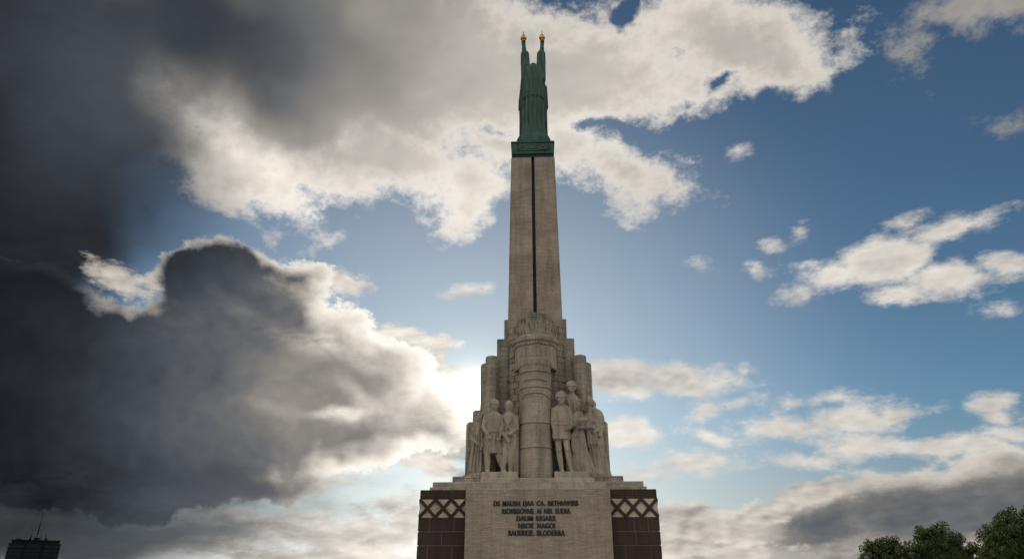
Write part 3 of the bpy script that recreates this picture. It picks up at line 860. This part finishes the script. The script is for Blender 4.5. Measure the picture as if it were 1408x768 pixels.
# ------------------------------------------------------------------ carved figures
GRP = "granite figures carved round the monument's body"
class Fig:
    def __init__(s, x, y, label, z=7.08):
        s.o = Vector((x, y, z)); s.bm = bmnew(); s.label = label
    def c(s, p0, p1, r0, r1, seg=14): add_capsule(s.bm, s.o+Vector(p0), s.o+Vector(p1), r0, r1, seg)
    def b(s, c, r, rot=None): add_ball(s.bm, s.o+Vector(c), r, rot)
    def l(s, rings, seg=72): add_loft(s.bm, [(s.o.x+a, s.o.y+b, s.o.z+z, rest[0], rest[1], rest[2], rest[3]*1.6, rest[4]) for a, b, z, *rest in rings], seg)
    def head(s, x, y, z, k=1.0, turn=0.0, kind='helmet'):
        """z = centre of the head; k = scale; the face looks towards -Y turned by 'turn'"""
        rm = Matrix.Rotation(turn, 3, 'Z')
        def q(px, py, pz): v = rm @ Vector((px, py, pz)); return (x+v.x*k, y+v.y*k, z+v.z*k)
        def e(cx, cy, cz, rx, ry, rz): s.b(q(cx, cy, cz), (rx*k, ry*k, rz*k), rm)
        e(0, 0, 0.02, .225, .26, .32); e(0, -.07, -.16, .18, .19, .17)               # skull, jaw
        e(0, -.27, -.03, .042, .075, .10); e(0, -.225, .075, .16, .05, .035)            # nose, brow
        e(0, -.245, -.165, .075, .04, .026); e(0, -.235, -.21, .06, .04, .022)       # lips
        e(0, -.20, -.28, .07, .06, .05)                                              # chin
        for t in (-1, 1):
            e(t*.085, -.222, .015, .055, .034, .030); e(t*.11, -.19, -.09, .08, .06, .07); e(t*.225, -.01, -.03, .03, .06, .09)
        s.c(q(0, .03, -.2), q(0, .04, -.48), .165*k, .20*k)
        if kind == 'helmet':
            e(0, .04, .14, .32, .33, .29); e(0, .02, .07, .325, .345, .055)
        elif kind == 'hood':
            e(0, .08, .08, .30, .31, .36); e(0, .10, -.2, .31, .24, .30)
            s.c(q(-.24, -.16, .10), q(0, -.24, .27), .06*k, .06*k); s.c(q(.24, -.16, .10), q(0, -.24, .27), .06*k, .06*k)
            s.c(q(-.24, -.16, .10), q(-.2, -.10, -.3), .06*k, .06*k); s.c(q(.24, -.16, .10), q(.2, -.10, -.3), .06*k, .06*k)
        elif kind == 'hair':
            e(0, .06, .11, .265, .28, .27); e(0, .14, -.05, .26, .20, .26)
    def hand(s, p, d, up=(0, 0, 1), k=1.0):
        """palm at p, fingers along d, curling towards -up"""
        p, d, up = Vector(p), Vector(d).normalized(), Vector(up).normalized()
        side = d.cross(up).normalized()
        s.b(p, (.10*k, .07*k, .10*k))
        for i, ln in enumerate((.15, .18, .17, .13)):
            a = p + side*(i-1.5)*.055*k + d*.07*k
            m = a + d*ln*.6*k; s.c(a, m, .034*k, .031*k, 8); s.c(m, m + (d*.6 - up*.7).normalized()*ln*.55*k, .031*k, .025*k, 8)
        s.c(p + side*-.09*k, p + side*-.14*k + d*.12*k, .036*k, .028*k, 8)
    def leg(s, hip, knee, foot, r=(.27, .19, .15), shoe=True):
        s.c(hip, knee, r[0], r[1]); 
        kn, ft = Vector(knee), Vector(foot); mid = kn.lerp(ft, .35)
        s.c(kn, mid, r[1], r[1]*1.05); s.c(mid, ft + Vector((0, 0, .12)), r[1]*1.02, r[2]*.82)
        s.b(kn + Vector((0, -.10, 0)), (.12, .10, .13))
        s.c(ft + Vector((0, .05, .09)), ft + Vector((.02, -.30, .06)), .12, .085)
        for t in range(4): s.c(ft + Vector((-.06+.045*t, -.30, .05)), ft + Vector((-.065+.05*t, -.42, .03)), .032, .026, 8)
    def done(s, voxel=0.026):
        o = fuse('stone_figure', s.bm, M['carved'], voxel, None, 1)
        tag(o, s.label, 'statue', GRP)
        return o

# soldier in helmet and belted tunic
f = Fig(1.46, 39.75, 'stone soldier in rounded helmet and belted tunic, just right of the round bastion')
f.leg((-.24, .1, 2.2), (-.21, -.05, 1.22), (-.06, .05, .02), (.24, .165, .14)); f.leg((.18, .1, 2.2), (.28, -.20, 1.28), (.46, -.04, .02), (.24, .17, .15))
f.l([(.02, .05, 1.86, .52, .38, 11, .035, 0), (.02, .05, 1.92, .55, .40, 11, .04, 0), (.0, .05, 2.3, .50, .36, 11, .03, .3), (.0, .05, 2.68, .43, .33, 11, .012, .5), (0, .05, 2.8, .43, .33, 9, .0, 0), (0, .05, 3.1, .47, .35, 9, .01, 0), (0, .05, 3.55, .50, .36, 7, .0, 0), (0, .05, 3.78, .44, .33, 7, 0, 0), (0, .05, 3.93, .2, .2, 7, 0, 0)])
f.l([(0, .04, 2.66, .46, .37, 9, 0, 0), (0, .04, 2.78, .46, .37, 9, 0, 0)])
f.c((-.44, .02, 3.62), (-.52, -.02, 2.85), .17, .135); f.c((-.52, -.02, 2.85), (-.46, -.16, 2.25), .125, .09); f.hand((-.45, -.20, 2.14), (.05, -.1, -1), (0, 1, 0))
f.c((.44, .02, 3.62), (.60, -.05, 2.95), .17, .14); f.c((.60, -.05, 2.95), (.47, -.30, 2.50), .13, .09); f.hand((.42, -.36, 2.46), (-1, -.1, -.1), (0, 1, 0))
for k in range(5): f.c((-.30+.13*k, -.27-.03*(2-abs(k-2)), 3.5), (-.18+.08*k, -.30, 2.85), .035, .02, 8)
f.c((0, .02, 3.7), (0, -.04, 4.15), .2, .17); f.head(0, -.10, 4.24, 1.14); f.done()
# helmeted man behind
f = Fig(2.10, 40.65, 'helmeted stone man behind the soldier, highest head of the right hand group')
f.l([(.05, 0, 0, .5, .4, 9, .03, 0), (.05, 0, 2.5, .45, .35, 9, .03, 0), (.02, 0, 3.6, .44, .34, 9, .02, 0), (0, 0, 4.38, .46, .33, 7, .01, 0), (0, 0, 4.62, .36, .28, 7, 0, 0), (0, 0, 4.76, .2, .2, 7, 0, 0)])
f.c((-.40, 0, 4.3), (-.46, -.1, 3.5), .16, .13); f.c((.40, 0, 4.3), (.46, -.1, 3.5), .16, .13); f.c((-.2, -.30, 4.3), (-.1, -.34, 3.7), .04, .03)
f.c((0, .02, 4.5), (0, -.04, 5.0), .2, .17); f.head(0.02, -.12, 5.12, 1.08); f.done()
# woman in headscarf with bundle
f = Fig(2.45, 39.85, 'stone woman in headscarf and long pleated dress clutching a bundle to her chest')
f.l([(.02, .0, 0, .56, .42, 17, .06, .2), (.0, .0, .6, .50, .38, 17, .07, .2), (-.02, .0, 1.5, .42, .34, 17, .06, .25), (-.05, .0, 2.25, .34, .29, 17, .04, .3), (-.05, .0, 2.4, .33, .28, 11, .01, 0), (-.05, 0, 2.9, .40, .32, 9, .01, 0), (-.04, 0, 3.25, .38, .30, 9, .01, 0), (-.03, 0, 3.48, .26, .24, 7, 0, 0), (-.03, 0, 3.56, .18, .18, 7, 0, 0)], 108)
f.l([(.62, .25, -.05, .30, .26, 7, .08, 0), (.52, .2, .5, .24, .22, 7, .08, .5), (.36, .15, 1.2, .2, .2, 7, .06, 1)])
f.c((-.40, 0, 3.1), (-.50, -.16, 2.62), .18, .17); f.c((-.48, -.18, 2.6), (.02, -.44, 2.72), .16, .11); f.hand((.10, -.46, 2.74), (1, 0, .1), (0, 1, 0))
f.c((.34, 0, 3.1), (.46, -.14, 2.62), .16, .15); f.c((.46, -.16, 2.62), (.16, -.42, 2.50), .14, .10); f.hand((.06, -.46, 2.48), (-1, 0, .0), (0, 1, 0))
f.b((.10, -.40, 2.90), (.34, .20, .19), Matrix.Rotation(R(-18), 3, 'Y')); f.b((.38, -.34, 2.98), (.15, .15, .15))
f.c((-.36, -.26, 2.1), (-.36, -.22, 1.25), .14, .13); f.hand((-.34, -.36, 2.12), (1, 0, -.2), (0, 1, 0))
f.c((-.30, -.24, 1.3), (-.28, -.2, .1), .10, .12)
f.head(0.0, -.10, 3.86, .95, .12, 'hood'); f.done()
# bent old man with cloak
f = Fig(3.14, 40.45, 'stone figure with fringed cloak hem just right of the woman in a headscarf')
f.l([(.30, 0, -.1, .50, .36, 11, .08, 0), (.20, 0, .7, .40, .33, 11, .09, .3), (.10, 0, 1.45, .32, .30, 11, .06, .6), (.06, 0, 1.6, .46, .36, 15, .12, 0), (.02, 0, 1.9, .44, .35, 15, .09, .1), (-.04, 0, 2.6, .40, .33, 9, .04, .3), (-.08, 0, 3.2, .40, .33, 9, .02, .4), (-.06, 0, 3.5, .26, .24, 7, 0, 0)], 96)
f.c((-.36, -.05, 3.1), (-.34, -.24, 2.5), .15, .13); f.c((-.34, -.26, 2.5), (.08, -.42, 2.62), .12, .09); f.hand((.14, -.42, 2.64), (1, 0, 0), (0, 1, 0))
f.c((.34, -.05, 3.1), (.42, -.2, 2.5), .15, .13); f.c((.42, -.24, 2.5), (.14, -.38, 2.35), .12, .09)
for k in range(5): f.c((-.24+.12*k, -.32, 3.0), (-.20+.13*k, -.34, 1.7), .035, .05, 8)
f.c((-.04, 0, 3.4), (0, -.04, 3.9), .2, .16); f.c((0, -.04, 3.9), (0, -.04, 4.1), .16, .16); f.head(.02, -.08, 4.24, .88, .5, 'hair'); f.done()
# load bearer at the corner
f = Fig(3.58, 40.75, 'stone figure carrying a bulky load on the shoulders, outermost on the right')
f.l([(.24, 0, -.2, .46, .40, 9, .08, 0), (.18, 0, .6, .34, .33, 9, .09, .3), (.04, 0, 1.5, .28, .28, 9, .06, .5), (0, 0, 1.7, .36, .32, 9, .05, .5), (-.05, 0, 2.4, .36, .32, 9, .02, .5), (-.06, 0, 3.3, .40, .34, 7, .01, 0), (-.08, 0, 3.55, .3, .28, 7, 0, 0)], 90)
f.b((.02, .0, 3.25), (.44, .40, .62)); f.b((.16, .05, 2.75), (.30, .34, .40)); f.b((-.18, -.05, 3.72), (.26, .28, .30))
f.c((.22, -.2, 2.7), (.10, -.36, 2.2), .13, .11); f.c((.10, -.36, 2.2), (-.12, -.40, 2.45), .11, .08); f.hand((-.16, -.42, 2.5), (-.4, 0, 1), (0, 1, 0))
f.head(-.22, -.08, 4.14, .80, .9, 'hair'); f.done()

# left-hand group
f = Fig(-1.62, 39.85, 'barefoot stone man in a long cape just left of the round bastion')
f.leg((-.22, 0, 1.9), (-.24, -.10, 1.0), (-.36, .0, .02), (.24, .18, .14)); f.leg((.18, 0, 1.9), (.14, -.06, 1.0), (.08, .05, .02), (.24, .18, .14))
f.l([(.0, .1, 1.35, .42, .34, 11, .08, 0), (.02, .08, 1.7, .46, .36, 11, .07, 0), (.04, .05, 2.3, .44, .34, 9, .04, .3), (.02, .05, 2.9, .46, .35, 9, .02, .3), (0, .05, 3.3, .42, .33, 7, .01, 0), (0, .05, 3.5, .24, .22, 7, 0, 0)], 90)
f.l([(.36, .28, .05, .22, .24, 8, .10, 0), (.36, .26, 1.4, .22, .26, 8, .10, .5), (.30, .2, 2.9, .24, .26, 8, .05, 1), (.2, .15, 3.4, .2, .2, 8, .02, 1)])
f.c((-.42, 0, 3.15), (-.50, -.16, 2.45), .17, .14); f.c((-.50, -.18, 2.45), (-.14, -.42, 1.95), .13, .10); f.hand((-.08, -.44, 1.88), (.8, 0, -.6), (0, 1, 0))
f.c((.40, 0, 3.15), (.46, -.16, 2.5), .17, .14); f.c((.46, -.18, 2.5), (.06, -.42, 2.15), .13, .10)
f.c((-.3, -.3, 3.2), (.3, -.36, 2.0), .05, .04); f.c((.25, -.3, 3.2), (-.2, -.36, 2.4), .04, .04)
f.head(-.02, -.08, 3.85, .95, -.2, 'hair'); f.done()
f = Fig(-2.55, 39.8, 'striding stone man in a knee length smock, middle figure of the left hand group')
f.leg((-.24, .05, 1.8), (-.30, -.15, 1.05), (-.28, -.05, .02), (.25, .19, .15)); f.leg((.16, .05, 1.8), (.34, -.05, 1.05), (.68, .10, .02), (.26, .19, .15))
f.l([(.06, .05, 1.10, .58, .40, 9, .05, 0), (.05, .05, 1.18, .60, .42, 9, .05, 0), (.02, .05, 1.7, .52, .38, 9, .05, .3), (.0, .05, 2.3, .44, .34, 9, .02, .5), (0, .05, 2.45, .44, .34, 9, 0, 0), (.04, .03, 3.0, .48, .36, 7, .01, 0), (.06, 0, 3.35, .42, .33, 7, 0, 0), (.08, 0, 3.52, .22, .22, 7, 0, 0)], 90)
f.l([(0, .04, 2.28, .47, .37, 9, 0, 0), (0, .04, 2.40, .47, .37, 9, 0, 0)])
f.c((-.42, 0, 3.2), (-.54, -.16, 2.6), .17, .14); f.c((-.54, -.18, 2.6), (-.30, -.42, 2.15), .13, .10); f.hand((-.26, -.44, 2.08), (.4, -.2, -.9), (0, 1, 0))
f.c((.46, 0, 3.2), (.58, -.12, 2.6), .17, .14); f.c((.58, -.14, 2.6), (.42, -.38, 2.1), .13, .10); f.hand((.40, -.40, 2.02), (-.2, -.2, -.9), (0, 1, 0))
f.head(.08, -.10, 3.88, .95, .25, 'helmet'); f.done()
f = Fig(-3.42, 40.4, 'stone figure wrapped in sweeping drapery at the outer left corner')
f.l([(-.10, 0, -.15, .52, .42, 11, .09, 0), (-.12, 0, .5, .46, .36, 11, .10, .3), (-.05, 0, 1.5, .36, .31, 11, .07, .8), (-.02, 0, 2.3, .38, .32, 9, .04, 1.2), (0, 0, 2.8, .36, .30, 9, .02, 1.2), (.02, 0, 3.0, .22, .22, 7, 0, 0)], 96)
f.c((-.34, 0, 2.6), (-.40, -.2, 2.0), .15, .13); f.c((-.40, -.22, 2.0), (.02, -.40, 1.7), .13, .09); f.hand((.08, -.42, 1.68), (1, -.1, -.3), (0, 1, 0))
f.c((.32, 0, 2.6), (.38, -.16, 2.0), .15, .13); f.c((.38, -.2, 2.0), (.20, -.40, 1.4), .12, .09)
for k in range(4): f.c((-.2+.14*k, -.33, 2.3), (-.42+.2*k, -.34, .2), .045, .06, 8)
f.head(.04, -.08, 3.28, .82, -.4, 'hood'); f.done()

# ------------------------------------------------------------------ trees
def leaf_mat(name, c1, c2):
    m, nt, b = mat_base(name, 0.55)
    ob = nt.nodes.new('ShaderNodeTexCoord').outputs['Object']
    geo = nt.nodes.new('ShaderNodeObjectInfo')
    f = n_noise(nt, ob, 1.1, 4, 0.7)
    col = n_ramp(nt, f, [(0.35, c1), (0.65, c2)])
    nt.links.new(col, b.inputs['Base Color'])
    tr = nt.nodes.new('ShaderNodeBsdfTranslucent'); nt.links.new(n_mix(nt, 'MULTIPLY', 1.0, col, (1.6, 1.9, 0.6)), tr.inputs[0])
    mx = nt.nodes.new('ShaderNodeMixShader'); mx.inputs[0].default_value = 0.12
    nt.links.new(b.outputs[0], mx.inputs[1]); nt.links.new(tr.outputs[0], mx.inputs[2])
    nt.links.new(mx.outputs[0], nt.nodes['Material Output'].inputs[0])
    return m
M['leaf'] = leaf_mat('lime tree leaves', (0.026, 0.044, 0.010), (0.085, 0.118, 0.026))
M['bark'] = simple('bark', (0.05, 0.04, 0.03), (0.10, 0.085, 0.065), 0.9, 0, 3.0, True, 0.6)

def tree(px, ptop, Y, half_px, lobes, seed, label, leafn=60000):
    """broad park tree; lobes are (dx, dz, r) bumps of the crown in parts of its half width"""
    d = sight(px, ptop); t = Y / d.y
    X, Ztop = d.x*t, EYE + d.z*t
    rw = half_px / FPX * (Y * 1.06)
    rr = random.Random(seed)
    T = thing('leafy_tree', (X, Y, 0), label, 'tree', 'trees beyond the plaza on the right')
    clumps = []
    for (dx, dz, r) in lobes:
        cx, cz, r0 = dx*rw, Ztop + dz*rw, r*rw
        n = int(40 + 60*r)
        for k in range(n):
            u = Vector((rr.gauss(0, 1), rr.gauss(0, 1), rr.gauss(0, 1))).normalized()
            q = rr.uniform(0.45, 0.86)
            clumps.append((Vector((cx, rr.uniform(-.25, .25)*rw, cz)) + u*r0*q, r0*rr.uniform(0.15, 0.30)))
    vs, fs = [], []
    wsum = sum(c[1]**2 for c in clumps)
    for c, r in clumps:
        for k in range(int(leafn * r*r/wsum)):
            u = Vector((rr.gauss(0, 1), rr.gauss(0, 1), rr.gauss(0, 1))).normalized()
            p = c + u * r * (rr.random()**0.4) * Vector((1, 1, 0.8)).length / 1.62
            a = Vector((rr.gauss(0, 1), rr.gauss(0, 1), rr.gauss(0, 1) - .3)).normalized()
            b = a.orthogonal().normalized(); b.rotate(Matrix.Rotation(rr.uniform(0, 6.28), 3, a)); s = rr.uniform(0.10, 0.22) * (Y/140)
            e = a.cross(b)
            i = len(vs)
            vs += [p - b*s, p + e*s*.62 + a*s*.2, p + b*s*1.15, p - e*s*.62 + a*s*.2]
            fs.append((i, i+1, i+2, i+3))
    me = bpy.data.meshes.new('crown'); me.from_pydata([tuple(v) for v in vs], [], fs); me.materials.append(M['leaf'])
    o = bpy.data.objects.new('crown', me); COL.objects.link(o); o.parent = T
    bm = bmnew(); top = Ztop - rw*0.9
    base = 0.035*Ztop + .1
    add_capsule(bm, (0, 0, -0.1), (0.1, 0, top*0.45), base, base*.75, 12); add_capsule(bm, (0.1, 0, top*0.44), (0, 0.1, top), base*.72, base*.3, 12)
    for k in range(9):
        c, r = rr.choice(clumps); z0 = top*rr.uniform(.4, .9)
        mid = Vector((c.x*.5, c.y*.5, (z0 + c.z)/2 - .3))
        add_capsule(bm, (0.05, 0.05, z0), mid, base*.36, base*.22, 8); add_capsule(bm, mid, c, base*.21, base*.05, 8)
    o = obj('trunk', bm, M['bark'], None, 60); o.parent = T
    return T
tree(1213, 733, 150, 42, [(0, -.62, .62), (-.45, -.98, .52), (.50, -.95, .50), (.0, -1.5, .9)], 4, 'smallest and leftmost of the three dark green tree crowns at lower right')
tree(1287, 715, 138, 50, [(-.10, -.52, .52), (-.55, -.82, .42), (.42, -.78, .46), (.78, -1.12, .40), (0, -1.5, 1.0)], 11, 'middle one of the three dark green tree crowns at lower right', 85000)
tree(1392, 692, 120, 56, [(-.05, -.42, .42), (-.45, -.68, .40), (.5, -.62, .46), (-.62, -1.08, .38), (.85, -1.1, .5), (0, -1.45, 1.0)], 23, 'tallest and rightmost of the three tree crowns, cut by the picture edge', 100000)

# ------------------------------------------------------------------ office block far off on the left
def block():
    d = sight(12.5, 745.5); t = 640 / d.y
    A = Vector((d.x*t, d.y*t, 0)); H = EYE + d.z*t
    ang = R(38); tv = Vector((math.cos(ang), math.sin(ang), 0))
    dr = sight(84, 749)                                  # where the right end is seen
    # A + w*tv parallel to (dr.x, dr.y)
    w = (A.y*dr.x - A.x*dr.y) / (tv.x*dr.y - tv.y*dr.x)
    B = thing('office_building', tuple(A), 'distant dark high rise with rooftop antennas at the lower left', 'building')
    B.rotation_euler = (0, 0, ang)
    glass, nt, b = mat_base('dark office glass', 0.5); b.inputs['Base Color'].default_value = (0.010, 0.014, 0.018, 1)
    conc = simple('dark facade panels', (0.006, 0.008, 0.009), (0.010, 0.012, 0.014), 0.8, 0, 0.5)
    dark = simple('rooftop steel', (0.006, 0.006, 0.007), (0.011, 0.011, 0.012), 0.9, 0.0, 1.0)
    for mm in (glass, conc, dark): mm.node_tree.nodes['Principled BSDF'].inputs['Specular IOR Level'].default_value = 0.12
    def part(name, bm, m, par=B):
        o = obj(name, bm, m); o.parent = par; return o
    bm = bmnew(); add_box(bm, 0.3, w-0.3, 0.3, 17.7, 0, H-0.6); wall = part('wall', bm, glass)
    fl = 3.45; n = int(H/fl)
    for k in range(n+1):
        z = H - k*fl
        if z < 1: break
        bm = bmnew(); add_box(bm, 0, w, 0, 18, z-1.25, z, 0.05); part('floor_band', bm, conc)
    for x in (w*0.27, w*0.62):
        bm = bmnew(); add_box(bm, x, x+2.6, -0.35, 0.3, 0, H+0.1); part('pilaster', bm, dark)
    bm = bmnew(); add_box(bm, 2.2, w-1.5, 1.5, 16, H+0.02, H+2.6, 0.1); part('roof_storey', bm, dark)
    bm = bmnew(); add_box(bm, 1.2, w-0.8, 0.8, 17, H+2.62, H+3.0, 0.05); part('roof_slab', bm, dark)
    for x0, x1, h in ((w*.36, w*.40, 1.6), (w*.45, w*.56, 2.2), (w*.66, w*.72, 1.5), (w*.12, w*.2, .9)):
        bm = bmnew(); add_box(bm, x0, x1, 5, 9, H+3.0, H+3.0+h, 0.05); part('plant_room', bm, dark)
    for x, h, r in ((w*.50, 25, .42), (w*.385, 9.5, .28), (w*.67, 8.5, .28), (w*.58, 6, .2), (w*.2, 3.2, .15), (w*.14, 2.6, .15)):
        bm = bmnew(); add_lathe(bm, [(r, H+2.9), (r, H+2.9+h*.55), (r*.55, H+2.9+h*.56), (r*.35, H+2.9+h)], x, 7, seg=8)
        for q in range(3): add_box(bm, x-r*3.2, x+r*3.2, 6.9, 7.1, H+2.9+h*(.22+.12*q), H+2.9+h*(.22+.12*q)+.2)
        part('antenna', bm, dark)
block()
